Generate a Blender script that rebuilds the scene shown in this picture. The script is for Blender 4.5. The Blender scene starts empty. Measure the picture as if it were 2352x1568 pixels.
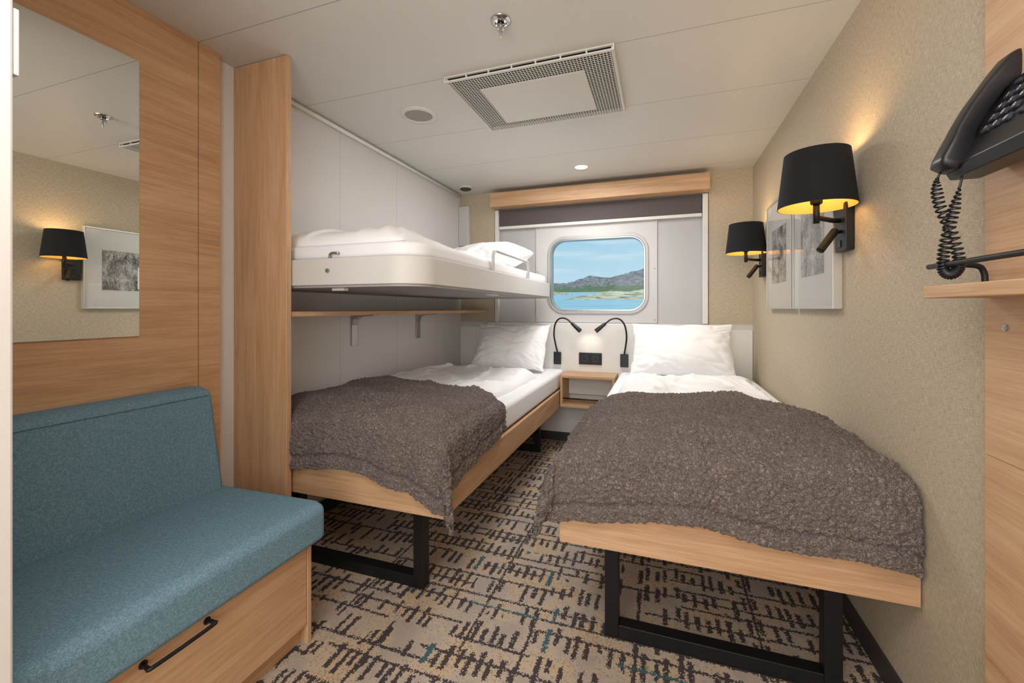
import bpy, bmesh, math, random
from mathutils import Vector, Matrix, noise
random.seed(7)
SC = bpy.context.scene
COL = SC.collection
try:
    SC.view_settings.view_transform = 'Standard'
    SC.view_settings.look = 'None'
except Exception: pass

def lin(c):
    r=[]
    for v in c:
        v=v/255.0
        r.append(v/12.92 if v<=0.04045 else ((v+0.055)/1.055)**2.4)
    return (r[0],r[1],r[2],1.0)

# ------------------------------------------------------------ node helper
class S:
    def __init__(s,nt,sock): s.nt=nt; s.k=sock
    def m(s,op,*o):
        n=s.nt.nodes.new('ShaderNodeMath'); n.operation=op
        for i,v in enumerate((s,)+o):
            if isinstance(v,S): s.nt.links.new(v.k,n.inputs[i])
            else: n.inputs[i].default_value=v
        return S(s.nt,n.outputs[0])
    def __add__(a,b): return a.m('ADD',b)
    def __sub__(a,b): return a.m('SUBTRACT',b)
    def __mul__(a,b): return a.m('MULTIPLY',b)
    def __truediv__(a,b): return a.m('DIVIDE',b)
    def __lt__(a,b): return a.m('LESS_THAN',b)
    def __gt__(a,b): return a.m('GREATER_THAN',b)
    def floor(a): return a.m('FLOOR')
    def fract(a): return a.m('FRACT')
    def abs(a): return a.m('ABSOLUTE')
    def max(a,b): return a.m('MAXIMUM',b)
    def min(a,b): return a.m('MINIMUM',b)
def newmat(name):
    m=bpy.data.materials.new(name); m.use_nodes=True
    nt=m.node_tree; b=nt.nodes['Principled BSDF']
    return m,nt,b
def pos(nt):
    g=nt.nodes.new('ShaderNodeNewGeometry'); s=nt.nodes.new('ShaderNodeSeparateXYZ')
    nt.links.new(g.outputs['Position'],s.inputs[0])
    return [S(nt,s.outputs[i]) for i in range(3)]
def comb(nt,x,y,z=0.0):
    c=nt.nodes.new('ShaderNodeCombineXYZ')
    for i,v in enumerate((x,y,z)):
        if isinstance(v,S): nt.links.new(v.k,c.inputs[i])
        else: c.inputs[i].default_value=v
    return c.outputs[0]
def wn(nt,x,y,z=0.0):
    n=nt.nodes.new('ShaderNodeTexWhiteNoise'); n.noise_dimensions='3D'
    nt.links.new(comb(nt,x,y,z),n.inputs['Vector']); return S(nt,n.outputs['Value'])
def nz(nt,vec,scale=1.0,detail=3.0,rough=0.5,dist=0.0):
    n=nt.nodes.new('ShaderNodeTexNoise')
    nt.links.new(vec,n.inputs['Vector']); n.inputs['Scale'].default_value=scale
    n.inputs['Detail'].default_value=detail; n.inputs['Roughness'].default_value=rough
    n.inputs['Distortion'].default_value=dist
    return S(nt,n.outputs['Fac'])
def mix(nt,f,a,b):
    n=nt.nodes.new('ShaderNodeMix'); n.data_type='RGBA'
    if isinstance(f,S): nt.links.new(f.k,n.inputs[0])
    else: n.inputs[0].default_value=f
    for i,v in ((6,a),(7,b)):
        if isinstance(v,tuple): n.inputs[i].default_value=v
        else: nt.links.new(v,n.inputs[i])
    return n.outputs[2]
def ramp(nt,f,stops):
    n=nt.nodes.new('ShaderNodeValToRGB'); nt.links.new(f.k,n.inputs[0])
    e=n.color_ramp.elements
    while len(e)<len(stops): e.new(0.5)
    for i,(p,c) in enumerate(stops): e[i].position=p; e[i].color=c
    return n.outputs[0]
def bump(nt,b,h,strength=0.3,dist=0.002):
    n=nt.nodes.new('ShaderNodeBump'); n.inputs['Strength'].default_value=strength
    n.inputs['Distance'].default_value=dist
    nt.links.new(h.k,n.inputs['Height']); nt.links.new(n.outputs[0],b.inputs['Normal'])

def plain(name,c,rough=0.5,metal=0.0,var=0.04,vs=30.0,bmp=0.0):
    m,nt,b=newmat(name); x,y,z=pos(nt)
    n=nz(nt,comb(nt,x,y,z),vs,3)
    c=lin(c); d=tuple(v*(1-var) for v in c[:3])+(1.0,)
    nt.links.new(mix(nt,n,c,d),b.inputs['Base Color'])
    b.inputs['Roughness'].default_value=rough; b.inputs['Metallic'].default_value=metal
    if bmp: bump(nt,b,n,bmp,0.002)
    return m
def wood(name,axis,c1=(198,158,120),c2=(213,178,141),c3=(176,136,101)):
    m,nt,b=newmat(name); p=pos(nt)
    sc=[11.0,11.0,11.0]; sc[axis]=1.2
    v=comb(nt,p[0]*sc[0],p[1]*sc[1],p[2]*sc[2])
    n1=nz(nt,v,1.0,5,0.62,1.0)
    sc=[260.0]*3; sc[axis]=7.0
    n2=nz(nt,comb(nt,p[0]*sc[0],p[1]*sc[1],p[2]*sc[2]),1.0,3,0.65)
    sc=[70.0]*3; sc[axis]=2.5
    n3=nz(nt,comb(nt,p[0]*sc[0],p[1]*sc[1],p[2]*sc[2]),1.0,3,0.6)
    f=n1*0.45+n2*0.30+n3*0.25
    col=ramp(nt,f,[(0.36,lin(c3)),(0.49,lin(c1)),(0.62,lin(c2))])
    nt.links.new(col,b.inputs['Base Color']); b.inputs['Roughness'].default_value=0.5
    bump(nt,b,n2,0.12,0.001)
    return m
WX=wood('oak_grain_x',0); WY=wood('oak_grain_y',1); WZ=wood('oak_grain_z',2)
BLACK=plain('black_metal',(22,22,24),0.45,0.2)
BLACKP=plain('black_plastic',(24,25,30),0.35)
WHITE=plain('white_laminate',(228,226,221),0.45)
LINEN=plain('white_linen',(246,246,246),0.9,0,0.02,60,0.0)
SHEET=plain('white_sheet',(241,241,243),0.9,0,0.02,60,0.0)
GREYP=plain('light_grey_panel',(204,202,200),0.5)
WINP=plain('window_surround_grey',(190,189,189),0.5)
STEEL=plain('brushed_steel',(180,178,174),0.35,0.9)
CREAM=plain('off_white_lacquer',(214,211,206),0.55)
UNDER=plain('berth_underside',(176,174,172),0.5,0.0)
PAPER=plain('paper_mat',(240,238,231),0.8)
DARKB=plain('dark_baseboard',(58,54,54),0.5)
BLIND=plain('blind_fabric',(92,84,84),0.8,0,0.1,200)
GOLD=plain('gold_lining',(226,190,108),0.6)
HOLE=plain('vent_dark',(16,16,15),0.9)
OFFW=plain('vent_white',(212,209,201),0.5)

def mat_ceiling():
    m,nt,b=newmat('ceiling_panels'); x,y,z=pos(nt)
    f=(((y-1.131)/0.535+0.5).fract()-0.5).abs()*0.535
    l=f<0.0014
    n=nz(nt,comb(nt,x,y,z),3,2)
    base=mix(nt,n,lin((213,210,204)),lin((208,205,198)))
    nt.links.new(mix(nt,l,base,lin((145,141,133))),b.inputs['Base Color'])
    b.inputs['Roughness'].default_value=0.45
    return m
def mat_leftwall():
    m,nt,b=newmat('grey_wall_panels'); x,y,z=pos(nt)
    f=(((y-1.39)/0.54+0.5).fract()-0.5).abs()*0.54
    l=f<0.0011
    nt.links.new(mix(nt,l,lin((218,216,214)),lin((172,170,168))),b.inputs['Base Color'])
    b.inputs['Roughness'].default_value=0.5
    return m
def mat_wallpaper():
    m,nt,b=newmat('woven_beige_wallpaper'); x,y,z=pos(nt)
    h=x+y
    n1=nz(nt,comb(nt,h*640.0,z*55.0,0.0),1.0,2,0.6)
    n2=nz(nt,comb(nt,h*55.0,z*640.0,3.0),1.0,2,0.6)
    f=n1*0.5+n2*0.5
    col=ramp(nt,f,[(0.36,lin((162,147,123))),(0.5,lin((189,175,151))),(0.64,lin((210,198,177)))])
    nt.links.new(col,b.inputs['Base Color']); b.inputs['Roughness'].default_value=0.75
    return m
def mat_carpet():
    m,nt,b=newmat('patterned_carpet'); x0,y0,z0=pos(nt)
    px=0.004
    xs=(x0/px).floor()*px; ys=(y0/px).floor()*px
    j1=wn(nt,xs,ys,1.0)-0.5; j2=wn(nt,xs,ys,2.0)-0.5
    x=xs+j1*0.006; y=ys+j2*0.008
    big=nz(nt,comb(nt,x0,y0,0.0),3.5,2)
    brush=nz(nt,comb(nt,x0,y0,3.0),45.0,2)
    P=0.056
    ry=(y/P); r=ry.floor(); fy=((ry.fract()-0.5)+(wn(nt,r,3.0)-0.5)*0.5).abs()*P
    sx=(x/0.26+wn(nt,r,9.0)*5.0).floor()
    onH=wn(nt,sx,r,5.0)>0.30
    H=(fy<(brush*0.006+0.0022))*onH
    Q=0.034
    cx=x/Q; c=cx.floor(); fx=((cx.fract()-0.5)+(wn(nt,c,11.0)-0.5)*0.35).abs()*Q
    sy=y/0.120+wn(nt,(c/4.0).floor(),4.0)*1.0+wn(nt,c,4.0)*0.30; s_=sy.floor(); fs=(sy.fract()-0.5).abs()
    rv=wn(nt,c,s_,6.0)
    onV=(rv+(big-0.5)*2.0)>0.20
    V=(fx<(wn(nt,c,s_,7.0)*0.0030+brush*0.008+0.0020))*(fs<(wn(nt,c,s_,8.0)*0.24+0.20))*onV
    cx2=x/0.24; c2=cx2.floor(); fx2=((cx2.fract()-0.5)+(wn(nt,c2,21.0)-0.5)*0.5).abs()*0.24
    s2=(y/0.45+wn(nt,c2,22.0)*3.0).floor()
    L=(fx2<0.005)*(wn(nt,c2,s2,23.0)>0.5)
    dark=H.max(V).max(L)
    keep=wn(nt,xs,ys,31.0)<0.96
    dark=dark*keep
    teal=((H*(wn(nt,sx,r,15.0)>0.965)).max(V*(wn(nt,c,s_,16.0)>0.98)))*keep
    bgf=nz(nt,comb(nt,xs,ys,0.0),7.0,3)
    bg=ramp(nt,bgf+j1*0.14,[(0.38,lin((168,156,145))),(0.5,lin((184,167,149))),(0.64,lin((193,169,138)))])
    dots=(wn(nt,xs,ys,30.0)+(bgf-0.5))>0.92
    bg=mix(nt,dots*0.5,bg,lin((108,98,92)))
    col=mix(nt,dark,bg,lin((66,58,58)))
    col=mix(nt,teal,col,lin((62,92,98)))
    nt.links.new(col,b.inputs['Base Color']); b.inputs['Roughness'].default_value=0.95
    h=nz(nt,comb(nt,x0,y0,z0),400.0,2)
    bump(nt,b,h,0.3,0.002)
    return m
def mat_boucle():
    m,nt,b=newmat('boucle_wool'); x,y,z=pos(nt)
    v=comb(nt,x,y,z)
    n=nz(nt,v,95.0,2,0.5,1.6)
    n2=nz(nt,v,260.0,2,0.6)
    f=(n-0.5).abs()*6.0
    f=f.min(1.0)*0.6+n2*0.4
    col=ramp(nt,f,[(0.16,lin((72,63,60))),(0.34,lin((116,105,100))),(0.70,lin((142,130,124)))])
    nt.links.new(col,b.inputs['Base Color']); b.inputs['Roughness'].default_value=1.0
    bump(nt,b,f,0.8,0.005)
    return m
def mat_sofa():
    m,nt,b=newmat('blue_wool_fabric'); x,y,z=pos(nt)
    v=comb(nt,x,y,z)
    n=nz(nt,v,480.0,2,0.7); n2=nz(nt,v,160.0,3,0.6)
    f=n*0.65+n2*0.35
    col=ramp(nt,f,[(0.36,lin((84,114,131))),(0.5,lin((103,138,155))),(0.64,lin((132,163,177)))])
    nt.links.new(col,b.inputs['Base Color']); b.inputs['Roughness'].default_value=0.95
    bump(nt,b,f,0.3,0.001)
    return m
def mat_sketch():
    m,nt,b=newmat('graphite_sketch'); x,y,z=pos(nt)
    n=nz(nt,comb(nt,y*7.0,z*5.0,0.0),1.6,3,0.6,0.8)
    n2=nz(nt,comb(nt,y*130.0,z*34.0,2.0),1.0,4,0.7,0.6)
    n3=nz(nt,comb(nt,y*60.0,z*140.0,6.0),1.0,4,0.7,1.0)
    f=n*0.40+n2*0.32+n3*0.28
    col=ramp(nt,f,[(0.40,lin((66,64,62))),(0.49,lin((158,155,148))),(0.56,lin((224,221,212)))])
    nt.links.new(col,b.inputs['Base Color']); b.inputs['Roughness'].default_value=0.8
    return m
CEIL=mat_ceiling(); LWALL=mat_leftwall(); WPAPER=mat_wallpaper(); CARPET=mat_carpet()
BOUCLE=mat_boucle(); SOFA=mat_sofa(); SKETCH=mat_sketch()
def mat_mirror():
    m,nt,b=newmat('mirror_glass'); b.inputs['Base Color'].default_value=(0.80,0.81,0.78,1)
    b.inputs['Metallic'].default_value=1.0; b.inputs['Roughness'].default_value=0.0
    return m
MIRROR=mat_mirror()
def mat_glass(name,fac):
    m=bpy.data.materials.new(name); m.use_nodes=True; nt=m.node_tree; nt.nodes.clear()
    o=nt.nodes.new('ShaderNodeOutputMaterial'); t=nt.nodes.new('ShaderNodeBsdfTransparent')
    g=nt.nodes.new('ShaderNodeBsdfGlossy'); g.inputs['Roughness'].default_value=0.02
    mx=nt.nodes.new('ShaderNodeMixShader'); lw=nt.nodes.new('ShaderNodeFresnel'); lw.inputs[0].default_value=1.45
    k=S(nt,lw.outputs[0])*fac
    nt.links.new(k.k,mx.inputs[0]); nt.links.new(t.outputs[0],mx.inputs[1]); nt.links.new(g.outputs[0],mx.inputs[2])
    nt.links.new(mx.outputs[0],o.inputs[0]); return m
GLASS=mat_glass('clear_glass',0.45)
WGLASS=mat_glass('window_glass',0.08)
def mat_emit(name,c,s):
    m,nt,b=newmat(name); b.inputs['Emission Color'].default_value=lin(c); b.inputs['Emission Strength'].default_value=s
    b.inputs['Base Color'].default_value=lin(c); return m
BULB=mat_emit('warm_bulb',(255,228,150),5.0)
DOWN=mat_emit('downlight_lens',(255,250,240),6.0)

# ------------------------------------------------------------ object helpers
def meta(o,label=None,category=None,kind=None,group=None):
    if label: o['label']=label
    if category: o['category']=category
    if kind: o['kind']=kind
    if group: o['group']=group
    return o
def link(o,parent=None):
    COL.objects.link(o)
    if parent is not None:
        o.parent=parent
        o.matrix_parent_inverse=wm(parent).inverted()
    return o
def wm(o):
    M=o.matrix_basis.copy()
    if o.parent is not None: M=wm(o.parent)@o.matrix_parent_inverse@M
    return M
def empty(name,loc,label,cat,group=None,kind=None,parent=None):
    e=bpy.data.objects.new(name,None); e.location=loc; e.empty_display_size=0.05
    link(e,parent); meta(e,label,cat,kind,group); return e
def mk(name,verts,faces,mat,parent=None,smooth=False,bevel=0,seg=2,sub=0,angle=35):
    vs=[Vector(v) for v in verts]
    lo=Vector([min(v[i] for v in vs) for i in range(3)]); hi=Vector([max(v[i] for v in vs) for i in range(3)])
    c=(lo+hi)/2
    me=bpy.data.meshes.new(name); me.from_pydata([v-c for v in vs],[],faces); me.update()
    bm=bmesh.new(); bm.from_mesh(me); bmesh.ops.recalc_face_normals(bm,faces=bm.faces); bm.to_mesh(me); bm.free()
    o=bpy.data.objects.new(name,me); o.location=c
    for mm in (mat if isinstance(mat,(list,tuple)) else [mat]): me.materials.append(mm)
    link(o,parent)
    if smooth:
        for p in me.polygons: p.use_smooth=True
    if bevel:
        b=o.modifiers.new('bevel','BEVEL'); b.width=bevel; b.segments=seg; b.limit_method='ANGLE'; b.angle_limit=math.radians(angle)
        if seg>2:
            for p in me.polygons: p.use_smooth=True
            w=o.modifiers.new('wn','WEIGHTED_NORMAL')
    if sub:
        s=o.modifiers.new('sub','SUBSURF'); s.levels=sub; s.render_levels=sub
    return o
def boxv(x0,x1,y0,y1,z0,z1):
    v=[(x0,y0,z0),(x1,y0,z0),(x1,y1,z0),(x0,y1,z0),(x0,y0,z1),(x1,y0,z1),(x1,y1,z1),(x0,y1,z1)]
    f=[(0,3,2,1),(4,5,6,7),(0,1,5,4),(1,2,6,5),(2,3,7,6),(3,0,4,7)]
    return v,f
def box(name,x0,x1,y0,y1,z0,z1,mat,parent=None,bevel=0.002,seg=2):
    v,f=boxv(x0,x1,y0,y1,z0,z1); return mk(name,v,f,mat,parent,bevel=bevel,seg=seg)
def boxes(name,L,mat,parent=None,bevel=0):
    V=[];F=[]
    for b in L:
        v,f=boxv(*b); n=len(V); V+=v; F+=[tuple(i+n for i in q) for q in f]
    return mk(name,V,F,mat,parent,bevel=bevel)
def lathe(name,c,prof,mat,parent=None,axis='Z',n=32,smooth=True):
    V=[];F=[]
    for (r,h) in prof:
        for i in range(n):
            a=2*math.pi*i/n; p=(r*math.cos(a),r*math.sin(a),h)
            if axis=='X': p=(p[2],p[0],p[1])
            if axis=='Y': p=(p[0],p[2],p[1])
            V.append((c[0]+p[0],c[1]+p[1],c[2]+p[2]))
    for k in range(len(prof)-1):
        for i in range(n):
            j=(i+1)%n; F.append((k*n+i,k*n+j,(k+1)*n+j,(k+1)*n+i))
    if prof[0][0]>1e-6: F.append(tuple(range(n))[::-1])
    if prof[-1][0]>1e-6: F.append(tuple((len(prof)-1)*n+i for i in range(n)))
    o=mk(name,V,F,mat,parent)
    if smooth:
        for p in o.data.polygons: p.use_smooth=len(p.vertices)==4
        e=o.modifiers.new('es','EDGE_SPLIT'); e.split_angle=math.radians(40)
    return o
def catmull(pts,k=8):
    P=[Vector(p) for p in pts]; P=[P[0]*2-P[1]]+P+[P[-1]*2-P[-2]]; out=[]
    for i in range(1,len(P)-2):
        for j in range(k):
            t=j/k; a,b,c,d=P[i-1],P[i],P[i+1],P[i+2]
            out.append(0.5*((2*b)+(c-a)*t+(2*a-5*b+4*c-d)*t*t+(3*b-a-3*c+d)*t**3))
    out.append(P[-2]); return out
def tube(name,pts,r,mat,parent=None,n=10,smoothpath=0,square=False):
    P=catmull(pts,smoothpath) if smoothpath else [Vector(p) for p in pts]
    V=[];F=[]; up=None
    for i,p in enumerate(P):
        t=(P[min(i+1,len(P)-1)]-P[max(i-1,0)]).normalized()
        if up is None:
            up=Vector((0,0,1)) if abs(t.z)<0.9 else Vector((0,1,0))
        s=t.cross(up)
        if s.length<1e-5: s=t.orthogonal()
        s.normalize(); up=s.cross(t).normalized()
        rr=r[i] if isinstance(r,list) else r
        for k in range(n):
            a=2*math.pi*k/n; V.append(p+s*math.cos(a)*rr+up*math.sin(a)*rr)
    for i in range(len(P)-1):
        for k in range(n):
            j=(k+1)%n; F.append((i*n+k,i*n+j,(i+1)*n+j,(i+1)*n+k))
    F.append(tuple(range(n))[::-1]); F.append(tuple((len(P)-1)*n+k for k in range(n)))
    return mk(name,V,F,mat,parent,smooth=True)
def rrect(x0,x1,z0,z1,r,n=8):
    out=[]
    for cx,cz,a0 in ((x1-r,z1-r,0),(x0+r,z1-r,90),(x0+r,z0+r,180),(x1-r,z0+r,270)):
        for i in range(n+1):
            a=math.radians(a0+90*i/n); out.append((cx+r*math.cos(a),cz+r*math.sin(a)))
    return out
def ringY(name,inner,outer,y0,y1,mat,parent=None,bevel=0):
    n=len(inner); V=[]
    for y in (y0,y1):
        V+=[(p[0],y,p[1]) for p in inner]; V+=[(p[0],y,p[1]) for p in outer]
    F=[]
    for i in range(n):
        j=(i+1)%n
        F+=[(i,j,n+j,n+i),(2*n+i,3*n+i,3*n+j,2*n+j),(i,2*n+i,2*n+j,j),(n+i,n+j,3*n+j,3*n+i)]
    return mk(name,V,F,mat,parent,bevel=bevel)
def plateY(name,outl,y0,y1,mat,parent=None,bevel=0):
    n=len(outl); V=[(p[0],y0,p[1]) for p in outl]+[(p[0],y1,p[1]) for p in outl]
    F=[tuple(range(n)),tuple(range(2*n-1,n-1,-1))]+[(i,(i+1)%n,n+(i+1)%n,n+i) for i in range(n)]
    return mk(name,V,F,mat,parent,bevel=bevel)
def prismZ(name,outl,z0,z1,mat,parent=None,bevel=0,seg=2):
    n=len(outl); V=[(p[0],p[1],z0) for p in outl]+[(p[0],p[1],z1) for p in outl]
    F=[tuple(range(n)),tuple(range(2*n-1,n-1,-1))]+[(i,(i+1)%n,n+(i+1)%n,n+i) for i in range(n)]
    return mk(name,V,F,mat,parent,bevel=bevel,seg=seg,angle=50)
def prismYp(name,outl,y0,y1,mat,parent=None,bevel=0,seg=2):
    n=len(outl); V=[(p[0],y0,p[1]) for p in outl]+[(p[0],y1,p[1]) for p in outl]
    F=[tuple(range(n)),tuple(range(2*n-1,n-1,-1))]+[(i,(i+1)%n,n+(i+1)%n,n+i) for i in range(n)]
    return mk(name,V,F,mat,parent,bevel=bevel,seg=seg)
def fb(x,y,z=0,o=3):
    return noise.fractal(Vector((x,y,z)),1.0,2.0,o)
def gridmesh(name,fn,nu,nv,mat,parent=None,close_bottom=None):
    V=[];F=[]
    for j in range(nv+1):
        for i in range(nu+1): V.append(fn(i/nu,j/nv))
    for j in range(nv):
        for i in range(nu):
            a=j*(nu+1)+i; F.append((a,a+1,a+nu+2,a+nu+1))
    if close_bottom is not None:
        b=len(V)
        ring=[i for i in range(nu+1)]+[j*(nu+1)+nu for j in range(1,nv+1)]+[nv*(nu+1)+i for i in range(nu-1,-1,-1)]+[j*(nu+1) for j in range(nv-1,0,-1)]
        for r in ring: V.append((V[r][0],V[r][1],close_bottom))
        m=len(ring)
        for k in range(m): F.append((ring[k],b+k,b+(k+1)%m,ring[(k+1)%m]))
        F.append(tuple(b+k for k in range(m)))
    return mk(name,V,F,mat,parent,smooth=True)

H=2.10
XL,XR,YB,YF=-1.70,0.62,3.45,-1.3
# ------------------------------------------------------------ room shell
def st(o): o['kind']='structure'; return o
st(box('floor',XL-0.1,XR+0.1,YF-0.1,YB+0.15,-0.08,0.0,CARPET,bevel=0))
st(box('ceiling',XL-0.1,XR+0.1,YF-0.1,YB+0.15,H,H+0.08,CEIL,bevel=0))
st(box('wall_left',XL-0.1,XL,YF,YB+0.15,0,H,LWALL,bevel=0))
st(box('wall_right',XR,XR+0.1,YF,YB+0.15,0,H,WPAPER,bevel=0))
st(box('wall_front',XL,XR,YF-0.1,YF,0,H,plain('white_wall',(228,226,222),0.7),bevel=0))
wb=st(boxes('wall_back',[(XL,-1.37,YB,YB+0.15,0.97,H),(0.33,XR,YB,YB+0.15,0.97,H),(-1.37,0.33,YB,YB+0.15,1.96,H)],WPAPER))
st(box('wall_back_lower',XL,XR,YB,YB+0.15,0,0.97,GREYP,bevel=0))
st(box('wall_entry',XL,-1.0,YF,0.386,0,H,WHITE,bevel=0.004))
st(box('baseboard_right',XR-0.012,XR,YF,YB-0.012,0,0.07,DARKB,bevel=0.002))
st(box('baseboard_back',XL,XR,YB-0.012,YB,0,0.07,DARKB,bevel=0.002))
st(box('baseboard_left',XL,XL+0.012,1.33,YB-0.012,0,0.07,DARKB,bevel=0.002))
st(box('trim_1',XL,-1.66,0.386,1.128,0,H,WY,bevel=0.0015))
st(box('trim_2',XL,-1.66,1.131,1.214,0,H,WY,bevel=0.0015))
st(box('trim_3',XR-0.018,XR,-0.4,1.10,0.80,H,WY,bevel=0.0008))
st(box('trim_6',XR-0.018,XR,-0.4,1.10,0.0,0.799,WY,bevel=0.0008))
st(tube('trim_4',[(XL+0.02,1.335,H-0.02),(XL+0.02,YB-0.05,H-0.02)],0.011,WHITE))
p=box('partition_panel',XL,-1.41,1.30,1.325,0,H-0.002,WZ,bevel=0.002)
meta(p,'tall oak partition board standing between sofa and bunk beds','partition')
p=box('light_switch',-1.035,-1.003,0.3865,0.394,1.47,1.58,WHITE,bevel=0.002)
meta(p,'narrow white switch plate on edge of entry wall','light switch')

# ------------------------------------------------------------ window
WXa,WXb,WZa,WZb=-0.885,-0.115,1.065,1.665
st(ringY('trim_5',rrect(WXa-0.03,WXb+0.03,WZa-0.03,WZb+0.03,0.15),rrect(-1.37,0.33,0.97,1.96,0.001),3.50,3.52,WINP))
win=empty('window_1',(-0.5,3.51,WZa),'rounded rectangular ship window overlooking sea and hills','window',kind='structure')
ringY('surround_plate',rrect(WXa-0.02,WXb+0.02,WZa-0.02,WZb+0.02,0.14),rrect(-1.01,-0.03,0.972,1.79,0.012),3.488,3.50,GREYP,win,0.002)
ringY('frame_ring',rrect(WXa+0.002,WXb-0.002,WZa+0.002,WZb-0.002,0.120),rrect(WXa-0.022,WXb+0.022,WZa-0.022,WZb+0.022,0.144),3.479,3.487,plain('frame_grey',(178,177,176),0.45,0.3),win,0.003)
ringY('gasket',rrect(WXa+0.014,WXb-0.014,WZa+0.014,WZb-0.014,0.108),rrect(WXa+0.0015,WXb-0.0015,WZa+0.0015,WZb-0.0015,0.1225),3.478,3.56,STEEL,win,0.002)
plateY('glass_pane',rrect(WXa+0.013,WXb-0.013,WZa+0.013,WZb-0.013,0.11),3.535,3.539,WGLASS,win)
for i,(bx,bz) in enumerate([(-0.99,1.77),(-0.75,1.775),(-0.5,1.775),(-0.27,1.775),(-0.05,1.77),(-0.99,1.0),(-0.05,1.0),(-0.05,1.4),(-0.99,1.4)]):
    lathe('bolt',(bx,3.484,bz),[(0.0,0.0),(0.005,0.001),(0.006,0.004)],STEEL,win,'Y',12)

v=box('valance',-1.37,0.33,3.33,3.449,1.945,2.062,WX,bevel=0.003)
meta(v,'oak veneer valance board mounted above the window','valance')
rb=empty('roller_blind',(-0.52,3.44,1.95),'dark grey roller blind rolled up above window','blind')
box('blind_fabric',-1.333,0.286,3.462,3.478,1.80,1.94,BLIND,rb,0.004)
box('bottom_bar',-1.333,0.286,3.455,3.48,1.775,1.80,WHITE,rb,0.004)
box('side_track',-1.366,-1.336,3.44,3.485,0.972,1.94,WHITE,rb,0.003)
box('side_track',0.289,0.326,3.44,3.485,0.972,1.94,WHITE,rb,0.003)
d=box('duct_cover',XL+0.001,-1.60,3.40,3.4495,1.64,1.99,GREYP,bevel=0.006)
meta(d,'small grey metal duct cover fixed beside window','duct cover')

# ------------------------------------------------------------ headboard
hb=empty('headboard',(-0.54,3.43,0.40),'long white laminate headboard panel behind both beds','headboard')
box('raised_panel',-1.42,0.36,3.396,3.435,0.40,0.968,WHITE,hb,0.004)
box('side_panel',XL+0.002,XR-0.002,3.436,3.449,0.0715,0.93,WHITE,hb,0.003)

# ------------------------------------------------------------ beds
def bed(xa,xb,lab):
    y0,y1=1.345,3.385; zt=0.46; zb=0.335
    e=empty('bed',((xa+xb)/2,(y0+y1)/2,0),lab,'bed',group='single beds')
    box('footboard',xa,xb,y0,y0+0.025,zb,zt,WX,e)
    box('side_rail',xa,xa+0.022,y0+0.026,y1,zb,zt,WY,e)
    box('side_rail',xb-0.022,xb,y0+0.026,y1,zb,zt,WY,e)
    box('slat_base',xa+0.023,xb-0.023,y0+0.026,y1,0.40,0.45,WX,e)
    cx=(xa+xb)/2; w=0.33; s=0.045
    for yy in (y0+0.09,3.09):
        boxes('leg_frame',[(cx-w,cx-w+s,yy,yy+s,0,zb+0.065),(cx+w-s,cx+w,yy,yy+s,0,zb+0.065),(cx-w+s,cx+w-s,yy,yy+s,0,0.045)],BLACK,e,0.002)
    return e
LB=(-1.665,-0.73); RB=(-0.31,0.615)
bed(LB[0],LB[1],'oak framed single bed with black metal legs under the bunk')
bed(RB[0],RB[1],'oak framed single bed with black metal legs beside wallpapered wall')
for (xa,xb) in (LB,RB):
    m=box('mattress',xa+0.012,xb-0.012,1.352,3.38,0.461,0.60,SHEET,bevel=0.03,seg=5)
    meta(m,'white mattress with fitted sheet on oak bed','mattress',group='bed mattresses')

def puffy(name,x0,x1,y0,y1,z0,hf,seed,mat=LINEN,nu=110,nv=170,wr=0.010,er=0.10):
    W=x1-x0;D=y1-y0
    def fn(u,v):
        uu=0.5-0.5*math.cos(math.pi*u); vv=0.5-0.5*math.cos(math.pi*v)
        x=x0+W*uu; y=y0+D*vv
        dx=min(x-x0,x1-x,er)/er; dy=min(y-y0,y1-y,er)/er
        ex=(1-(1-dx)**2)**0.5; ey=(1-(1-dy)**2)**0.5
        e=ex*ey
        h=hf(uu,vv)
        w=fb(x*2.2+seed,y*2.2,seed,2)*wr*1.2
        q=fb(x*3.0+seed*2+fb(y*2,x*2,seed,2)*0.8,y*1.6,seed,2)
        w+=(1-min(1,abs(q)*5))**2*wr*0.9
        q2=fb(x*5.0+seed*3+fb(y*3,x*3,seed,2)*0.7,y*3.4+x*2,seed+9,2)
        w+=(1-min(1,abs(q2)*5))**2*wr*0.6
        z=z0+0.002+max(0,(h+w))*e
        x+=fb(y*4,z*2,seed,2)*0.014*(1-ex); y+=fb(x*4,z*2,seed+4,2)*0.014*(1-ey)
        return (x,y,z)
    return gridmesh(name,fn,nu,nv,mat,close_bottom=z0)
o=puffy('duvet',-1.64,-0.83,1.42,2.87,0.601,lambda u,v:(0.040 if v<0.33 else 0.040+0.026*min(1,(v-0.33)/0.08)),3.3,wr=0.018)
meta(o,'white folded duvet lying flat on bed under bunk','duvet',group='white duvets')
o=puffy('duvet',-0.225,0.51,1.42,2.88,0.601,lambda u,v:(0.036 if v<0.38 else 0.036+0.038*min(1,(v-0.38)/0.08))+0.008*math.sin(u*12)*v,8.1,wr=0.026,er=0.12)
meta(o,'white rumpled duvet on bed beside wallpapered wall','duvet',group='white duvets')

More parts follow.
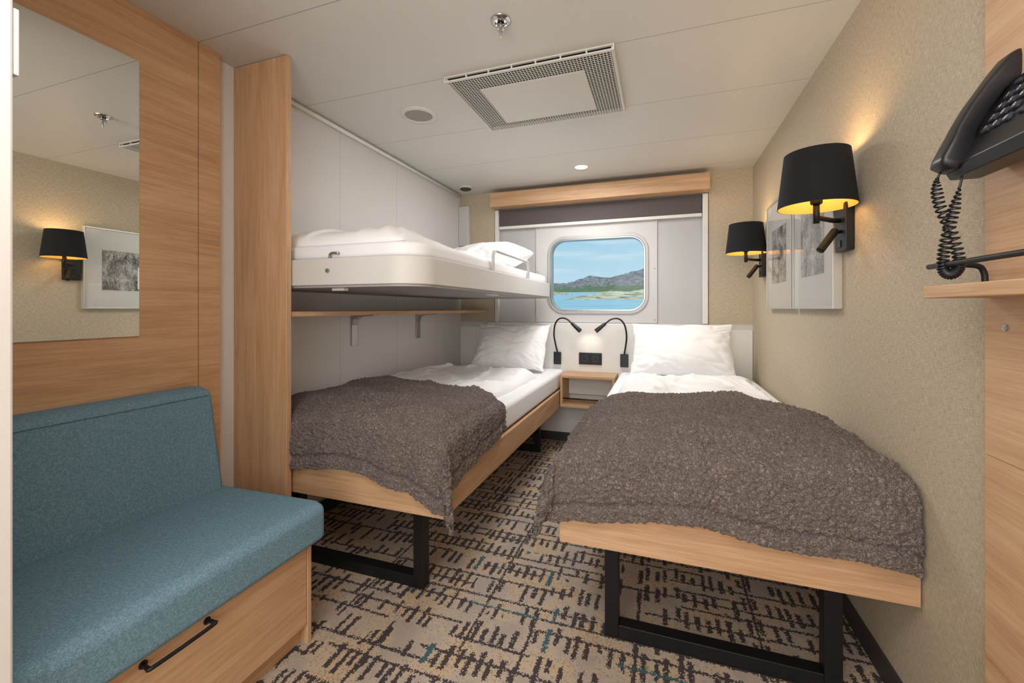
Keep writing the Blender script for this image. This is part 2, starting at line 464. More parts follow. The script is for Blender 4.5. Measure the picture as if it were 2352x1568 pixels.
def pillow(cx,cy,cz,w,h,t,tilt,seed,lab,yaw=0.0,pk=1.0):
    n=64; V=[];F=[]
    R=Matrix.Rotation(yaw,4,'Z')@Matrix.Rotation(tilt,4,'X')
    def pt(u,v,s):
        a=2*u-1;b=2*v-1
        a=math.sin(a*math.pi/2); b=math.sin(b*math.pi/2)
        th=(max(0,1-abs(a)**2.4)**0.6)*(max(0,1-abs(b)**2.4)**0.6)
        pin=1-0.06*pk*(1-abs(b)**2)*abs(a)**2; pin2=1-0.09*pk*(1-abs(a)**2)*abs(b)**2
        cr_=1-(1-pk)*0.10*(a*b)**4
        x=a*w/2*pin*cr_; y=b*h/2*pin2*cr_
        y+=fb(a*2+seed,b,seed,2)*0.012*abs(b); x+=fb(b*2+seed,a,seed+5,2)*0.012*abs(a)
        z=s*t/2*th*(1.08-0.16*b)
        ang=math.atan2(b,a)
        q=fb(a*1.6+seed+0.5*b,b*2.4+a*1.0,seed,2)
        q2=fb(math.cos(ang)*3+seed,math.sin(ang)*3,seed+3+0.6*(a*a+b*b),2)
        edge=min(1,(a*a+b*b)/1.2)
        cr=(1-min(1,abs(q)*4))**2; cr2=(1-min(1,abs(q2)*4))**2
        z+=s*(fb(a*1.1+seed,b*1.1,seed+2,2)*0.016-cr*0.011-cr2*0.017*edge)*min(1,th*2)
        return R@Vector((x,y,z))+Vector((cx,cy,cz))
    for s in (1,-1):
        for j in range(n+1):
            for i in range(n+1): V.append(pt(i/n,j/n,s))
    N=(n+1)**2
    for s in (0,1):
        for j in range(n):
            for i in range(n):
                a=s*N+j*(n+1)+i; q=(a,a+1,a+n+2,a+n+1); F.append(q if s==0 else q[::-1])
    o=mk('pillow',V,F,LINEN,smooth=True)
    bm=bmesh.new(); bm.from_mesh(o.data); bmesh.ops.remove_doubles(bm,verts=bm.verts,dist=0.0003)
    bmesh.ops.recalc_face_normals(bm,faces=bm.faces); bm.to_mesh(o.data); bm.free()
    for p_ in o.data.polygons: p_.use_smooth=True
    meta(o,lab,'pillow',group='white pillows'); return o
pillow(-1.125,3.17,0.79,0.60,0.42,0.18,math.radians(55),2.0,'white pillow leaning on headboard under the bunk',yaw=0.03)
pillow(0.13,3.17,0.80,0.67,0.43,0.20,math.radians(55),5.0,'plump white pillow leaning on headboard near wallpapered wall')

# ------------------------------------------------------------ throws
def throw(xa,xb,sideL,sideR,ya,yr,front,topf,seed,lab,cornerflare=0.16,rear=None):
    r=0.045
    def roll(o_):
        if o_<=0: return 0.0,0.0
        q=r*math.pi/2
        if o_<q: a=o_/r; return r*math.sin(a),r*(1-math.cos(a))
        return r,r+(o_-q)
    ex0=xa+r if sideL else xa; ex1=xb-r if sideR else xb
    ey0=ya+r
    nu,nv=210,210
    def fn(u,v):
        Lf=sideL(v) if sideL else 0; Rt=sideR(v) if sideR else 0
        s=(ex0-Lf)+(ex1+Rt-ex0+Lf)*u
        uu=min(1,max(0,(s-ex0)/(ex1-ex0)))
        fr=front(uu)
        yr_=yr+0.02*math.sin(s*9+seed)+(rear(uu) if rear else 0)
        t=(ey0-fr)+(yr_-ey0+fr)*v
        ol=max(0,ex0-s); orr=max(0,s-ex1); oy=max(0,ey0-t)
        x=min(max(s,ex0),ex1); y=max(t,ey0)
        dlx,ddl=roll(ol); drx,ddr=roll(orr); dyy,ddy=roll(oy)
        ddx=max(ddl,ddr)
        drop=(ddx**3.0+ddy**3.0)**(1/3.0)
        top=topf((x-ex0)/(ex1-ex0),y)
        fl=cornerflare*min(ddx,ddy)
        hang=min(1,drop/0.12)
        wav=fb(x*4+seed,y*4,seed,2)*0.014
        q=fb(x*1.6+seed,y*3.2+x*0.9,seed+1,2)
        wav+=(1-min(1,abs(q)*4))**2*0.016
        hx=math.sin(y*22+seed*3)*0.015*hang*(ddx>0.02); hy=(math.sin(x*13+seed)+0.6*math.sin(x*29+seed*2))*0.010*hang*(ddy>0.02)
        de=t-(ey0-fr); hem=math.exp(-((de-0.05)/0.009)**2)*0.010
        hs=0.0
        if sideL: hs=max(hs,math.exp(-(((s-(ex0-Lf))-0.05)/0.009)**2)*0.010)
        if sideR: hs=max(hs,math.exp(-((((ex1+Rt)-s)-0.05)/0.009)**2)*0.010)
        X=x-dlx+drx+(-fl if ddl>0 else fl if ddr>0 else 0)+(-1 if ddl>0 else 1)*(abs(hx)*0.8-hs*hang*(ddx>0.03))
        Y=y-dyy-fl-0.010*hang*(ddy>0.01)-abs(hy)+hem*hang
        Z=top-drop+wav*(1-0.5*hang)
        return (X,Y,Z)
    o=gridmesh('throw_blanket',fn,nu,nv,BOUCLE)
    sm=o.modifiers.new('solid','SOLIDIFY'); sm.thickness=0.014; sm.offset=1.0
    tx=bpy.data.textures.new('boucle_lumps','CLOUDS'); tx.noise_scale=0.010; tx.noise_depth=0
    sb=o.modifiers.new('sub','SUBSURF'); sb.levels=1; sb.render_levels=1
    dm=o.modifiers.new('lump','DISPLACE'); dm.texture=tx; dm.strength=0.010; dm.mid_level=0.45; dm.texture_coords='LOCAL'
    meta(o,lab,'blanket',group='boucle throw blankets'); return o
def bulge(h):
    def f(u,y):
        k=max(0.0,math.sin(math.pi*min(1,max(0,u))))**0.42
        ky=min(1,max(0,(y-1.36)/0.18))
        ky=1-(1-ky)**2
        return 0.634+h*k*(0.35+0.65*ky)
    return f
throw(LB[0],LB[1]+0.012,None,lambda v:0.255-0.09*v,1.335,1.93,lambda u:0.248+0.01*math.sin(u*9)+0.04*max(0,(u-0.8)/0.2)**2,bulge(0.078),1.7,
      'dark grey-brown boucle throw across foot of bed under bunk')
throw(RB[0]-0.012,RB[1]-0.004,lambda v:0.235-0.115*v,None,1.335,2.07,lambda u:0.246+0.01*math.sin(u*11)+0.014*u,bulge(0.085),4.2,
      'dark grey-brown boucle throw across foot of bed beside wallpapered wall',cornerflare=0.2,rear=lambda u:-0.24*max(0,(u-0.66)/0.34)**1.2)

# ------------------------------------------------------------ upper berth
ub=empty('upper_berth',(-1.26,2.38,1.17),'off-white lacquered fold-down upper bunk fixed on grey wall','bunk bed')
def berth_outline(ins,x0,x1,y0,y1,r,n=10):
    x0+=0;x1-=ins;y0+=ins;y1-=ins
    o=[(x0,y0)]
    for i in range(n+1):
        a=math.radians(-90+90*i/n); o.append((x1-r+r*math.cos(a),y0+r+r*math.sin(a)))
    for i in range(n+1):
        a=math.radians(0+90*i/n); o.append((x1-r+r*math.cos(a),y1-r+r*math.sin(a)))
    o.append((x0,y1)); return o
X0B,X1B,Y0B,Y1B=XL+0.005,-0.83,1.335,3.37
prismZ('tray',berth_outline(0,X0B,X1B,Y0B,Y1B,0.13),1.178,1.284,CREAM,ub,0.004,3)
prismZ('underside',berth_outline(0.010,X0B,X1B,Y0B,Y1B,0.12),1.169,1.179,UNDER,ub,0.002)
tube('guard_rail',[(-0.85,2.11,1.28),(-0.848,2.11,1.37),(-0.848,2.125,1.393),(-0.848,2.15,1.40),(-0.848,2.71,1.40),(-0.848,2.735,1.393),(-0.848,2.75,1.37),(-0.85,2.75,1.28)],0.0085,CREAM,ub,12,0)
lathe('latch_button',(-1.235,1.333,1.235),[(0.0,-0.006),(0.008,-0.005),(0.009,0.004)],STEEL,ub,'Y',16)
box('latch',-1.25,-1.19,1.37,1.40,1.157,1.170,WHITE,ub,0.004)
box('latch',-0.93,-0.88,2.2,2.28,1.159,1.170,WHITE,ub,0.003)
tube('release_lever',[(-1.25,1.36,1.28),(-1.24,1.355,1.305),(-1.20,1.355,1.305)],0.005,STEEL,ub,8,4)
m=prismZ('mattress',berth_outline(0.03,X0B,X1B,Y0B,Y1B,0.12),1.285,1.345,SHEET,None,0.02,5)
meta(m,'thin white mattress on the upper bunk','mattress',group='bed mattresses')
def hb_(u,v):
    return 0.068+0.010*math.sin(u*3.1) if v<0.30 else 0.068+0.010*math.sin(u*3.1)*(1-min(1,(v-0.3)/0.2))-0.03*min(1,(v-0.30)/0.2)
o=puffy('duvet',-1.66,-0.93,1.39,2.62,1.346,hb_,12.4,wr=0.022,er=0.13)
meta(o,'white rumpled duvet on the upper bunk','duvet',group='white duvets')
pillow(-1.25,2.97,1.480,0.66,0.48,0.20,math.radians(10),9.0,'white pillow lying on the upper bunk',pk=0.2)

sh=empty('wall_shelf',(-1.56,2.35,1.05),'narrow oak wall shelf on steel brackets under upper bunk','shelf')
box('shelf_board',XL+0.001,-1.42,1.33,3.39,1.052,1.074,WY,sh,0.002)
for yy in (2.04,2.73):
    prismYp('bracket',[(XL+0.001,1.0515),(XL+0.16,1.0515),(XL+0.16,1.045),(XL+0.05,1.040),(XL+0.02,1.025),(XL+0.009,0.99),(XL+0.009,0.87),(XL+0.001,0.87)],yy-0.025,yy+0.025,STEEL,sh,0.001)

# ------------------------------------------------------------ nightstand
ns=empty('nightstand',(-0.52,3.27,0.345),'small open oak nightstand mounted between the beds','nightstand')
nx0,nx1,ny0,ny1,nz0,nz1=-0.722,-0.318,3.15,3.394,0.345,0.585
box('table_top',nx0,nx1,ny0,ny1,nz1-0.02,nz1,WX,ns)
box('bottom_board',nx0,nx1,ny0,ny1,nz0,nz0+0.02,WX,ns)
box('side_board',nx0,nx0+0.018,ny0,ny1,nz0+0.02,nz1-0.02,WZ,ns)
box('side_board',nx1-0.018,nx1,ny0,ny1,nz0+0.02,nz1-0.02,WZ,ns)
tube('guard_rail',[(nx0+0.018,ny0+0.012,nz0+0.065),(nx1-0.018,ny0+0.012,nz0+0.065)],0.005,BLACK,ns)

def goose(x,sgn,lab):
    y=3.395
    e=empty('reading_lamp',(x,y,0.64),lab,'reading lamp',group='gooseneck reading lamps')
    box('lamp_base',x-0.03,x+0.03,y-0.022,y,0.635,0.735,BLACKP,e,0.003)
    pts=[(x,y-0.012,0.735),(x-0.012*sgn,y-0.03,0.80),(x-0.02*sgn,y-0.05,0.88),(x-0.005*sgn,y-0.065,0.965),(x+0.035*sgn,y-0.075,1.008),(x+0.09*sgn,y-0.085,1.005),(x+0.14*sgn,y-0.095,0.965)]
    tube('gooseneck',pts,0.0065,BLACKP,e,10,8)
    a=Vector((x+0.13*sgn,y-0.094,0.975)); b=Vector((x+0.205*sgn,y-0.11,0.912)); 
    P=[a,a.lerp(b,0.1),a.lerp(b,0.35),a.lerp(b,0.6),a.lerp(b,0.98),b]
    tube('lamp_head',P,[0.007,0.012,0.0135,0.016,0.017,0.0165],BLACKP,e,16)
    L=bpy.data.lights.new('bulb_light','SPOT'); L.energy=0.3; L.spot_size=1.6; L.spot_blend=1.0; L.color=(1,0.93,0.82); L.shadow_soft_size=0.01
    lo=bpy.data.objects.new('bulb_light',L); lo.location=b+ (b-a).normalized()*0.006
    dirv=Vector((0.3*sgn,0.7,-0.9)); lo.rotation_euler=dirv.to_track_quat('-Z','Y').to_euler()
    link(lo,e)
goose(-0.797,1,'black gooseneck reading lamp on headboard beside bunk-side pillow')
goose(-0.27,-1,'black gooseneck reading lamp on headboard beside wall-side pillow')
so=empty('power_outlet',(-0.532,3.395,0.69),'black double power socket on the white headboard','power outlet')
box('cover_plate',-0.622,-0.442,3.385,3.3955,0.642,0.736,BLACKP,so,0.003)
for k,cx in enumerate((-0.574,-0.490)):
    box('socket_frame',cx-0.037,cx+0.037,3.380,3.3855,0.652,0.726,BLACKP,so,0.004)
    lathe('socket_ring',(cx,3.377,0.689),[(0.024,0.004),(0.024,0.0),(0.0205,0.0),(0.0195,0.003),(0.0,0.0032)],plain('socket_face_%d'%k,(64,64,68),0.4),so,'Y',28)

# ------------------------------------------------------------ sofa
sf=empty('sofa',(-1.36,0.75,0),'small bench sofa with teal blue wool cushions and oak base','sofa')
SX=-1.08; SYE=1.095
box('side_panel',-1.655,SX,SYE-0.018,SYE,0.0,0.325,WZ,sf)
box('side_panel',-1.655,SX,0.392,0.41,0.0,0.325,WZ,sf)
box('base',-1.655,SX-0.03,0.41,SYE-0.018,0.0,0.06,WY,sf)
box('carcass',-1.655,SX-0.021,0.41,SYE-0.018,0.06,0.325,WY,sf)
dr=box('drawer',SX-0.02,SX,0.412,SYE-0.020,0.065,0.322,WY,sf,0.002)
tube('handle',[(SX,0.615,0.300),(SX+0.022,0.612,0.300),(SX+0.030,0.622,0.300),(SX+0.030,0.745,0.300),(SX+0.022,0.757,0.300),(SX,0.755,0.300)],0.0048,BLACK,dr,10,4)
for yy in (0.615,0.755): lathe('handle_foot',(SX,yy,0.30),[(0.009,0),(0.009,0.002),(0.005,0.003)],BLACK,dr,'X',14)
def cushion(name,outline,y0,y1,rb,parent):
    return prismYp(name,outline,y0,y1,SOFA,parent,rb,6)
cushion('seat_cushion',[(-1.655,0.326),(-1.045,0.326),(-1.045,0.440),(-1.08,0.452),(-1.655,0.440)],0.392,1.125,0.022,sf)
cushion('backrest',[(-1.657,0.43),(-1.49,0.43),(-1.555,0.785),(-1.60,0.80),(-1.657,0.80)],0.392,1.108,0.018,sf)
tube('seam',[(-1.5495,0.41,0.772),(-1.5495,1.09,0.772)],0.0012,SOFA,sf,6)

mi=empty('mirror',(-1.657,0.67,1.46),'large frameless rectangular mirror mounted on oak wall panel','mirror')
box('mirror_glass',-1.659,-1.654,0.40,0.932,0.993,1.916,MIRROR,mi,0.0008)

# ------------------------------------------------------------ sconces
def sconce(y,lab):
    e=empty('wall_lamp',(XR,y,1.37),lab,'wall lamp',group='black wall lamps')
    box('backplate',XR-0.028,XR-0.0005,y-0.045,y+0.045,1.287,1.452,BLACK,e,0.003)
    cx,cy=0.497,y-0.085
    tube('arm',[(XR-0.028,y,1.395),(XR-0.05,y-0.005,1.395),(cx,cy,1.395)],0.0085,BLACK,e,12)
    tube('stem',[(cx,cy,1.375),(cx,cy,1.45)],0.010,BLACK,e,12)
    lathe('lamp_socket',(cx,cy,1.44),[(0.016,0),(0.018,0.005),(0.018,0.03),(0.012,0.035)],BLACK,e,'Z',20)
    lathe('light_bulb',(cx,cy,1.475),[(0.010,0),(0.022,0.015),(0.026,0.03),(0.020,0.046),(0.0,0.052)],BULB,e,'Z',20)
    rb_,rt=0.114,0.094; z0,z1=1.43,1.612
    def shell(name,r0,r1,th,mat):
        n=48; V=[];F=[]
        for (r,z) in ((r0,z0),(r1,z1),(r1-th,z1),(r0-th,z0)):
            for i in range(n):
                a=2*math.pi*i/n; V.append((cx+r*math.cos(a),cy+r*math.sin(a),z))
        for k in range(4):
            for i in range(n):
                j=(i+1)%n; F.append((k*n+i,k*n+j,((k+1)%4)*n+j,((k+1)%4)*n+i))
        o=mk(name,V,F,mat,e,smooth=True); s=o.modifiers.new('es','EDGE_SPLIT'); s.split_angle=0.7; return o
    shell('lamp_shade',rb_,rt,0.0015,SHADE); 
    sl=shell('shade_lining',rb_-0.0017,rt-0.0017,0.0008,GOLD); sl['label']='gold inner lining'
    tube('shade_ring',[(cx-0.1,cy,1.47),(cx+0.1,cy,1.47)],0.002,BLACK,e,6)
    tube('spot_arm',[(XR-0.028,y-0.01,1.355),(XR-0.055,y-0.02,1.35)],0.006,BLACK,e,8)
    a=Vector((XR-0.048,y-0.02,1.358)); b=Vector((XR-0.105,y-0.06,1.285))
    tube('reading_spot',[a,a.lerp(b,0.03),a.lerp(b,0.97),b],[0.011,0.013,0.013,0.012],BLACK,e,16)
    box('switch',XR-0.033,XR-0.028,y-0.01,y+0.01,1.30,1.325,BLACKP,e,0.001)
    L=bpy.data.lights.new('bulb_light','POINT'); L.energy=1.5; L.color=(1.0,0.73,0.40); L.shadow_soft_size=0.03
    lo=bpy.data.objects.new('bulb_light',L); lo.location=(cx,cy,1.575); link(lo,e)
SHADE=plain('black_fabric_shade',(19,18,21),0.9,0,0.3,300,0.1)
sconce(1.79,'black fabric wall lamp with small reading spot near the telephone')
sconce(3.065,'black fabric wall lamp with small reading spot beside bed head')

# ------------------------------------------------------------ pictures
def picture(y0,y1,z0,z1,lab):
    e=empty('picture_frame',(XR,(y0+y1)/2,z0),lab,'picture',group='framed graphite drawings')
    x0,x1=XR-0.030,XR-0.0005; w=0.010
    boxes('frame',[(x0,x1,y0,y0+w,z0,z1),(x0,x1,y1-w,y1,z0,z1),(x0,x1,y0+w,y1-w,z0,z0+w),(x0,x1,y0+w,y1-w,z1-w,z1)],SILV,e,0.001)
    box('mat_board',x1-0.022,x1-0.008,y0+w,y1-w,z0+w,z1-w,PAPER,e,0)
    my=(y1-y0)*0.22
    box('print',x1-0.0235,x1-0.0221,y0+my,y1-my,z0+0.14,z1-0.16,SKETCH,e,0)
    box('glass',x0+0.002,x0+0.004,y0+w,y1-w,z0+w,z1-w,GLASS,e,0)
SILV=plain('silver_frame',(206,203,196),0.35,0.5)
picture(1.85,2.36,1.085,1.682,'silver framed graphite landscape drawing between the wall lamps')
picture(2.385,2.89,1.085,1.682,'silver framed graphite landscape drawing behind bed-head lamp')

# ------------------------------------------------------------ telephone & shelf
ts=empty('phone_shelf',(0.56,0.85,1.106),'small oak ledge with black wire rail below telephone','shelf')
box('shelf_board',0.50,XR-0.0185,0.3,1.09,1.106,1.130,WY,ts,0.002)
tube('wire_rail',[(0.515,0.32,1.13),(0.515,0.32,1.168),(0.515,0.35,1.170),(0.515,1.045,1.170),(0.522,1.062,1.170),(0.57,1.066,1.168),(0.583,1.068,1.155),(0.585,1.068,1.13)],0.0052,BLACK,ts,10,5)
ph=empty('telephone',(0.56,0.95,1.30),'black corded wall telephone mounted on oak panel','telephone')
PXw=XR-0.0185
e3=Vector((0.4857,0,0.874)).normalized(); n3=Vector((-0.874,0,0.4857)).normalized(); rx=Vector((0,-1,0))
P0=Vector((0.515,0,1.352))
def fp(a,y,h):
    return P0+e3*a+n3*h+Vector((0,y,0))
outl=[(0.515,1.352),(PXw-0.006,1.352+0.874/0.4857*(PXw-0.006-0.515)),(PXw,1.497),(PXw,1.357),(0.57,1.332),(0.525,1.332)]
prismYp('phone_base',outl,0.845,1.055,BLACKP,ph,0.005,4)
KEY=plain('phone_key',(62,63,70),0.4); DIG=plain('phone_digit',(235,235,235),0.5)
labs=['1','2','3','4','5','6','7','8','9','*','0','#']
kb=Matrix((( rx.x,e3.x,n3.x,0),(rx.y,e3.y,n3.y,0),(rx.z,e3.z,n3.z,0),(0,0,0,1)))
def key(ch,a,y,w=0.017,h=0.012):
    bm=bmesh.new(); bmesh.ops.create_cube(bm,size=1.0,matrix=Matrix.Diagonal((w,h,0.005,1)))
    bmesh.ops.bevel(bm,geom=bm.edges[:],offset=0.0012,segments=2,affect='EDGES')
    me=bpy.data.meshes.new('phone_key'); bm.to_mesh(me); bm.free()
    o=bpy.data.objects.new('phone_key',me); me.materials.append(KEY)
    o.matrix_basis=Matrix.Translation(fp(a,y,0.0026))@kb
    link(o,ph)
    if ch:
        cu=bpy.data.curves.new('t','FONT'); cu.body=ch; cu.size=0.013; cu.align_x='CENTER'; cu.align_y='CENTER'
        to=bpy.data.objects.new('t',cu); COL.objects.link(to); bpy.context.view_layer.update()
        tm=bpy.data.meshes.new_from_object(to); bpy.data.objects.remove(to)
        d=bpy.data.objects.new('key_legend',tm); tm.materials.clear(); tm.materials.append(DIG)
        d.matrix_basis=Matrix.Translation(fp(a,y,0.0054))@kb
        link(d,o)
for i,ch in enumerate(labs):
    r=i//3;c=i%3
    key(ch,0.118-r*0.021,0.982-c*0.024)
for r in range(5): key('',0.139-r*0.021,0.905,0.014,0.009)
for c in range(4): key('',0.143,0.982-c*0.024,0.014,0.008)
def loft(name,secs,mat,parent):
    n=len(secs[0]); V=[p_ for s in secs for p_ in s]; F=[]
    for k in range(len(secs)-1):
        for i in range(n):
            j=(i+1)%n; F.append((k*n+i,k*n+j,(k+1)*n+j,(k+1)*n+i))
    F.append(tuple(range(n))[::-1]); F.append(tuple((len(secs)-1)*n+i for i in range(n)))
    return mk(name,V,F,mat,parent,smooth=True)
secs=[]
for a,h0,h1,w in [(-0.010,0.002,0.018,0.034),(-0.008,-0.006,0.023,0.042),(0.004,-0.010,0.027,0.045),(0.037,-0.010,0.030,0.045),(0.05,-0.004,0.031,0.042),(0.065,0.001,0.033,0.038),(0.105,0.003,0.035,0.037),(0.145,0.001,0.033,0.038),(0.16,-0.004,0.032,0.042),(0.175,-0.008,0.031,0.045),(0.203,-0.008,0.028,0.045),(0.212,-0.004,0.023,0.042),(0.215,0.002,0.018,0.034)]:
    ring=[]
    for i in range(28):
        t=2*math.pi*i/28; c=math.copysign(abs(math.cos(t))**0.38,math.cos(t)); s=math.copysign(abs(math.sin(t))**0.38,math.sin(t))
        ring.append(fp(a,1.030+c*w/2,(h0+h1)/2+s*(h1-h0)/2))
    secs.append(ring)
loft('handset',secs,BLACKP,ph)
path=catmull([(0.508,1.048,1.348),(0.504,1.052,1.328),(0.508,1.050,1.285),(0.522,1.042,1.23),(0.530,1.036,1.18),(0.528,1.037,1.158),(0.520,1.043,1.150),(0.513,1.049,1.162),(0.514,1.048,1.20),(0.521,1.043,1.25),(0.528,1.038,1.295),(0.534,1.034,1.336)],40)
tot=len(path); pts=[]
turns=58; sub=12
N=turns*sub
for i in range(N+1):
    f=i/N*(tot-1); k=min(int(f),tot-2); p_=path[k].lerp(path[k+1],f-k)
    t=(path[k+1]-path[k]).normalized(); s1=t.cross(Vector((0.3,1,0))).normalized(); s2=t.cross(s1)
    rr=0.0078*min(1,max(0,(i-30)/60.0),max(0,(N-i-30)/60.0))
    a=2*math.pi*i/sub; pts.append(p_+s1*math.cos(a)*rr+s2*math.sin(a)*rr)
tube('coiled_cord',pts,0.0021,BLACKP,ph,6)
st_=lathe('screw_cover',(PXw,1.045,1.05),[(0.006,0.0),(0.006,-0.002),(0.0,-0.003)],STEEL,None,'X',14)
meta(st_,'tiny steel screw cap on oak wall panel','screw')

# ------------------------------------------------------------ ceiling items
ve=empty('ceiling_vent',(-0.535,1.935,H),'square cream ceiling air vent with perforated border','air vent')
vx0,vx1,vy0,vy1=-0.90,-0.17,1.66,2.21; ix0,ix1,iy0,iy1=-0.775,-0.302,1.77,2.13
zb=H-0.024
boxes('vent_frame',[(vx0,vx1,vy0,vy0+0.010,zb,zb+0.006),(vx0,vx1,vy1-0.012,vy1,zb,H),(vx0,vx0+0.012,vy0+0.010,vy1-0.012,zb,H),(vx1-0.012,vx1,vy0+0.010,vy1-0.012,zb,H),(vx0,vx1,vy0,vy0+0.010,H-0.005,H)]+
      [(vx0+i*0.1035,vx0+0.006+i*0.1035,vy0,vy0+0.010,zb+0.006,H-0.005) for i in range(8)],OFFW,ve,0)
box('vent_backing',vx0+0.012,vx1-0.012,vy0+0.012,vy1-0.012,H-0.004,H-0.001,HOLE,ve,0)
box('vent_panel',ix0,ix1,iy0,iy1,zb-0.001,zb+0.004,OFFW,ve,0.0012)
bars=[]; pt=0.0132; bw=0.0029
zt0,zt1=zb+0.001,zb+0.0020
x=vx0+0.012
while x<vx1-0.012:
    if ix0<x+bw and x<ix1: 
        bars.append((x,x+bw,vy0+0.010,iy0,zt0,zt1)); bars.append((x,x+bw,iy1,vy1-0.012,zt0,zt1))
    else: bars.append((x,x+bw,vy0+0.010,vy1-0.012,zt0,zt1))
    x+=pt
y=vy0+0.012
while y<vy1-0.012:
    if iy0<y+bw and y<iy1:
        bars.append((vx0+0.012,ix0,y,y+bw,zt0-0.0001,zt1+0.0001)); bars.append((ix1,vx1-0.012,y,y+bw,zt0-0.0001,zt1+0.0001))
    else: bars.append((vx0+0.012,vx1-0.012,y,y+bw,zt0-0.0001,zt1+0.0001))
    y+=pt
boxes('vent_grille',bars,OFFW,ve)

sp=empty('sprinkler',(-0.533,1.398,H),'chrome fire sprinkler head on ceiling','sprinkler')
CHR=plain('chrome',(200,200,200),0.12,1.0)
lathe('escutcheon',(-0.533,1.398,H),[(0.037,0),(0.036,-0.004),(0.026,-0.010),(0.022,-0.010),(0.020,-0.004),(0.012,-0.004)],CHR,sp)
lathe('sprinkler_body',(-0.533,1.398,H),[(0.012,-0.004),(0.013,-0.018),(0.009,-0.020),(0.008,-0.030),(0.004,-0.032),(0.004,-0.050),(0.002,-0.060)],CHR,sp,n=20)
for k in range(3):
    a=k*2.094; c,s=math.cos(a),math.sin(a)
    tube('sprinkler_arm',[(-0.533+c*0.010,1.398+s*0.010,H-0.018),(-0.533+c*0.014,1.398+s*0.014,H-0.030),(-0.533+c*0.006,1.398+s*0.006,H-0.045)],0.0018,CHR,sp,6)
spk=empty('ceiling_speaker',(-1.20,1.94,H),'round cream loudspeaker set in ceiling','speaker')
lathe('speaker_ring',(-1.20,1.94,H),[(0.096,0),(0.095,-0.004),(0.086,-0.009),(0.074,-0.008),(0.070,-0.003),(0.07,0)],OFFW,spk,n=48)
lathe('speaker_grille',(-1.20,1.94,H),[(0.070,-0.003),(0.05,-0.0055),(0.0,-0.006)],plain('speaker_mesh',(160,156,148),0.6,0,0.3,500),spk,n=48)
dl=empty('downlight',(-0.539,3.025,H),'round recessed ceiling downlight, switched on','downlight')
lathe('trim_ring',(-0.539,3.025,H),[(0.082,0),(0.081,-0.003),(0.055,-0.007),(0.045,-0.006),(0.043,-0.002),(0.043,0)],OFFW,dl,n=40)
lathe('lens',(-0.539,3.025,H),[(0.043,-0.002),(0.0,-0.0022)],DOWN,dl,n=32)
L=bpy.data.lights.new('bulb_light','SPOT'); L.energy=15; L.spot_size=2.3; L.spot_blend=0.8; L.color=(1,0.96,0.9); L.shadow_soft_size=0.05
lo=bpy.data.objects.new('bulb_light',L); lo.location=(-0.539,3.025,H-0.02); link(lo,dl)
de=empty('smoke_detector',(-1.544,3.227,H),'small dark round detector on ceiling near wall','smoke detector')
lathe('detector_ring',(-1.544,3.227,H),[(0.058,0),(0.057,-0.006),(0.048,-0.012)],OFFW,de)
lathe('detector_body',(-1.544,3.227,H),[(0.047,-0.008),(0.046,-0.018),(0.03,-0.026),(0.0,-0.028)],DARKB,de)

# ------------------------------------------------------------ outside
def mat_hill():
    m,nt,b=newmat('rocky_hill'); x,y,z=pos(nt)
    n=nz(nt,comb(nt,x,y,z),2.2,8,0.75)
    n2=nz(nt,comb(nt,x,y,z),0.9,5,0.65)
    col=ramp(nt,n,[(0.40,lin((96,96,102))),(0.5,lin((134,130,130))),(0.60,lin((170,160,154)))])
    g=((z-3.95)*(-1.3)+(n2-0.5)*3.0)
    g=g.m('MULTIPLY',1.6).min(0.85).max(0.0)
    col=mix(nt,g,col,lin((96,114,72)))
    nt.links.new(col,b.inputs['Base Color']); b.inputs['Roughness'].default_value=1
    return m
def hillf(u,v):
    x=-45+75*u; y=48+14*v
    rg=math.sin(math.pi*min(1,v*1.0))**0.8
    base=3.0+0.045*(v*14)
    env=0.95+0.95*math.exp(-((x+8.0)/2.2)**2)+1.6*math.exp(-((x+2.4)/3.0)**2)+0.8*math.exp(-((x-6)/6)**2)+0.5*math.exp(-((x+24)/6)**2)
    z=base+rg*max(0,env*0.96+fb(x*0.5,y*0.5,2,5)*0.45+fb(x*1.7,y*1.7,5,4)*0.25)
    return (x,y,z)
o=gridmesh('hillside',hillf,260,50,mat_hill(),close_bottom=2.0)
meta(o,'low grey rocky hills with green scrub across the water','hill')
def mat_sea():
    m,nt,b=newmat('sea_water'); x,y,z=pos(nt)
    n=nz(nt,comb(nt,x*0.4,y*3.0,z),1.5,4)
    nt.links.new(ramp(nt,n,[(0.35,lin((142,186,202))),(0.65,lin((182,212,220)))]),b.inputs['Base Color'])
    b.inputs['Roughness'].default_value=0.6; return m
V=[(-70,4.5,1.02),(70,4.5,1.02),(70,62,1.02+57.5*0.045),(-70,62,1.02+57.5*0.045)]
o=mk('sea',V,[(0,1,2,3)],mat_sea()); meta(o,'calm pale blue sea outside the ship window','sea',kind='stuff')
def mat_shore():
    m,nt,b=newmat('shore_rock'); x,y,z=pos(nt)
    n=nz(nt,comb(nt,x*1.5,y*2,z*16),1.5,8,0.7)
    nt.links.new(ramp(nt,n,[(0.39,lin((92,104,62))),(0.45,lin((158,148,106))),(0.52,lin((216,202,176))),(0.7,lin((236,226,208)))]),b.inputs['Base Color'])
    b.inputs['Roughness'].default_value=1; return m
SHR=mat_shore()
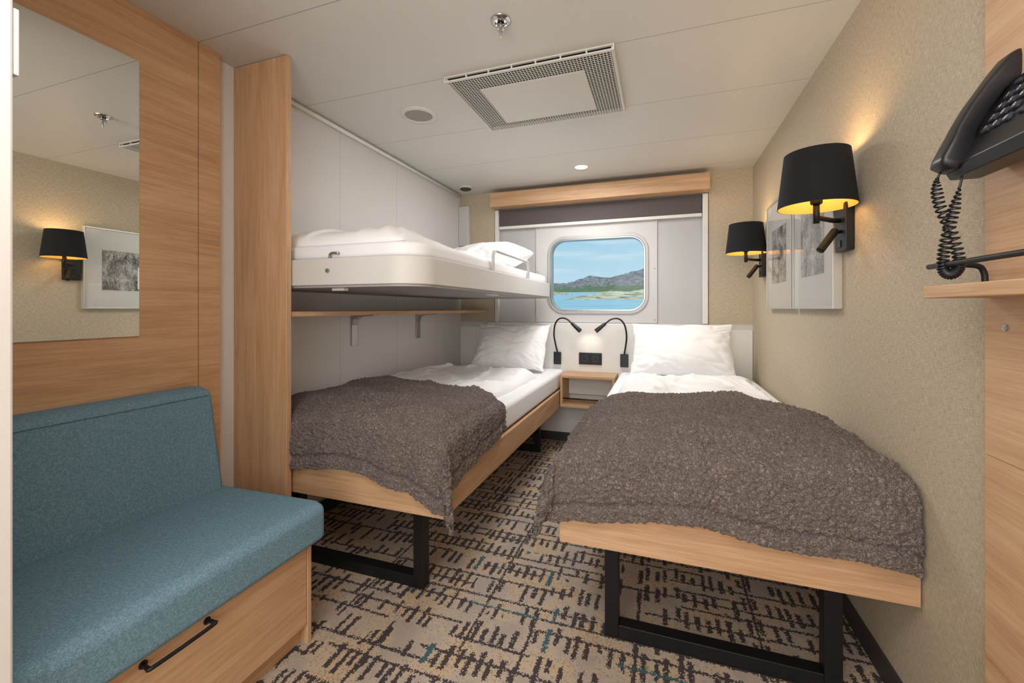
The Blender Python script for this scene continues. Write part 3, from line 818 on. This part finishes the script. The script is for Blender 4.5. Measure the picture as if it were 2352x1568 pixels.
def shore(xa,xb,ya,yb,h,seed,lab):
    def f(u,v):
        x=xa+(xb-xa)*u; y=ya+(yb-ya)*v
        sea=1.02+(y-4.5)*0.045
        e=min(1,u*6)**0.7*min(1,(1-u)*6); r=math.sin(math.pi*v)**0.7
        return (x,y,sea-0.03+(h*e*r)*(0.9+fb(x*1.5+seed,y*1.5,seed,5)*0.5))
    o=gridmesh('shore',f,160,30,SHR,close_bottom=1.0); meta(o,lab,'shore')
shore(-2.75,6,11.4,14.5,0.25,3.0,'pale rocky shore spit with green grass in the water')
shore(-16,-4.6,22,27,0.30,7.0,'low green islet strip in the water')

W=bpy.data.worlds.new('sky'); SC.world=W; W.use_nodes=True; nt=W.node_tree; nt.nodes.clear()
ow=nt.nodes.new('ShaderNodeOutputWorld'); bg=nt.nodes.new('ShaderNodeBackground')
tc=nt.nodes.new('ShaderNodeTexCoord'); sp_=nt.nodes.new('ShaderNodeSeparateXYZ'); nt.links.new(tc.outputs['Generated'],sp_.inputs[0])
zz=S(nt,sp_.outputs[2]); xx=S(nt,sp_.outputs[0])
c0=ramp(nt,zz*2.0,[(0.0,lin((206,231,240))),(0.12,lin((188,221,237))),(0.36,lin((160,208,232)))])
cl=nz(nt,comb(nt,xx*1.2,zz*14.0,0.0),2.2,4,0.5)
cm=((cl-0.50)*4.0).min(0.6).max(0.0)
nt.links.new(mix(nt,cm,c0,lin((226,240,246))),bg.inputs[0]); bg.inputs[1].default_value=1.0
nt.links.new(bg.outputs[0],ow.inputs[0])
sun=bpy.data.lights.new('sun','SUN'); sun.energy=1.7; sun.angle=0.02; sun.color=(1,0.96,0.9)
so_=bpy.data.objects.new('sun',sun); so_.location=(0,-5,8); so_.rotation_euler=Vector((-0.3,1,-0.75)).to_track_quat('-Z','Y').to_euler(); COL.objects.link(so_)

# ------------------------------------------------------------ added fill lights
def area(loc,dirv,sx,sy,e,c=(1.0,0.985,0.975)):  # soft fill panel added to brighten the cabin, not an actual fixture
    L=bpy.data.lights.new('fill_light','AREA'); L.shape='RECTANGLE'; L.size=sx; L.size_y=sy; L.energy=e; L.color=c
    o=bpy.data.objects.new('fill_light',L); o.location=loc; o.rotation_euler=Vector(dirv).to_track_quat('-Z','Z').to_euler(); COL.objects.link(o); return o
area((-0.2,-1.15,1.25),(-0.1,1,-0.0),1.3,1.5,30)  # added frontal fill from behind the camera
area((-0.3,0.15,H-0.03),(0,0.12,-1),0.9,0.7,11)  # added overhead fill, out of view
area((-0.3,-0.35,1.5),(-0.05,0.55,1),0.9,0.6,10)  # added uplight, acts like flash bounced off the ceiling
area((-0.5,2.7,H-0.04),(0,0,-1),0.6,0.6,13)  # added fill for the window end

cam=bpy.data.cameras.new('camera'); co=bpy.data.objects.new('camera',cam); COL.objects.link(co)
co.location=(0,0,1.085); co.rotation_euler=(math.radians(90),0,math.radians(19.36))
cam.sensor_width=36; cam.lens=36*976/2352; cam.shift_y=-75/2352; cam.clip_start=0.02; cam.clip_end=500
SC.camera=co
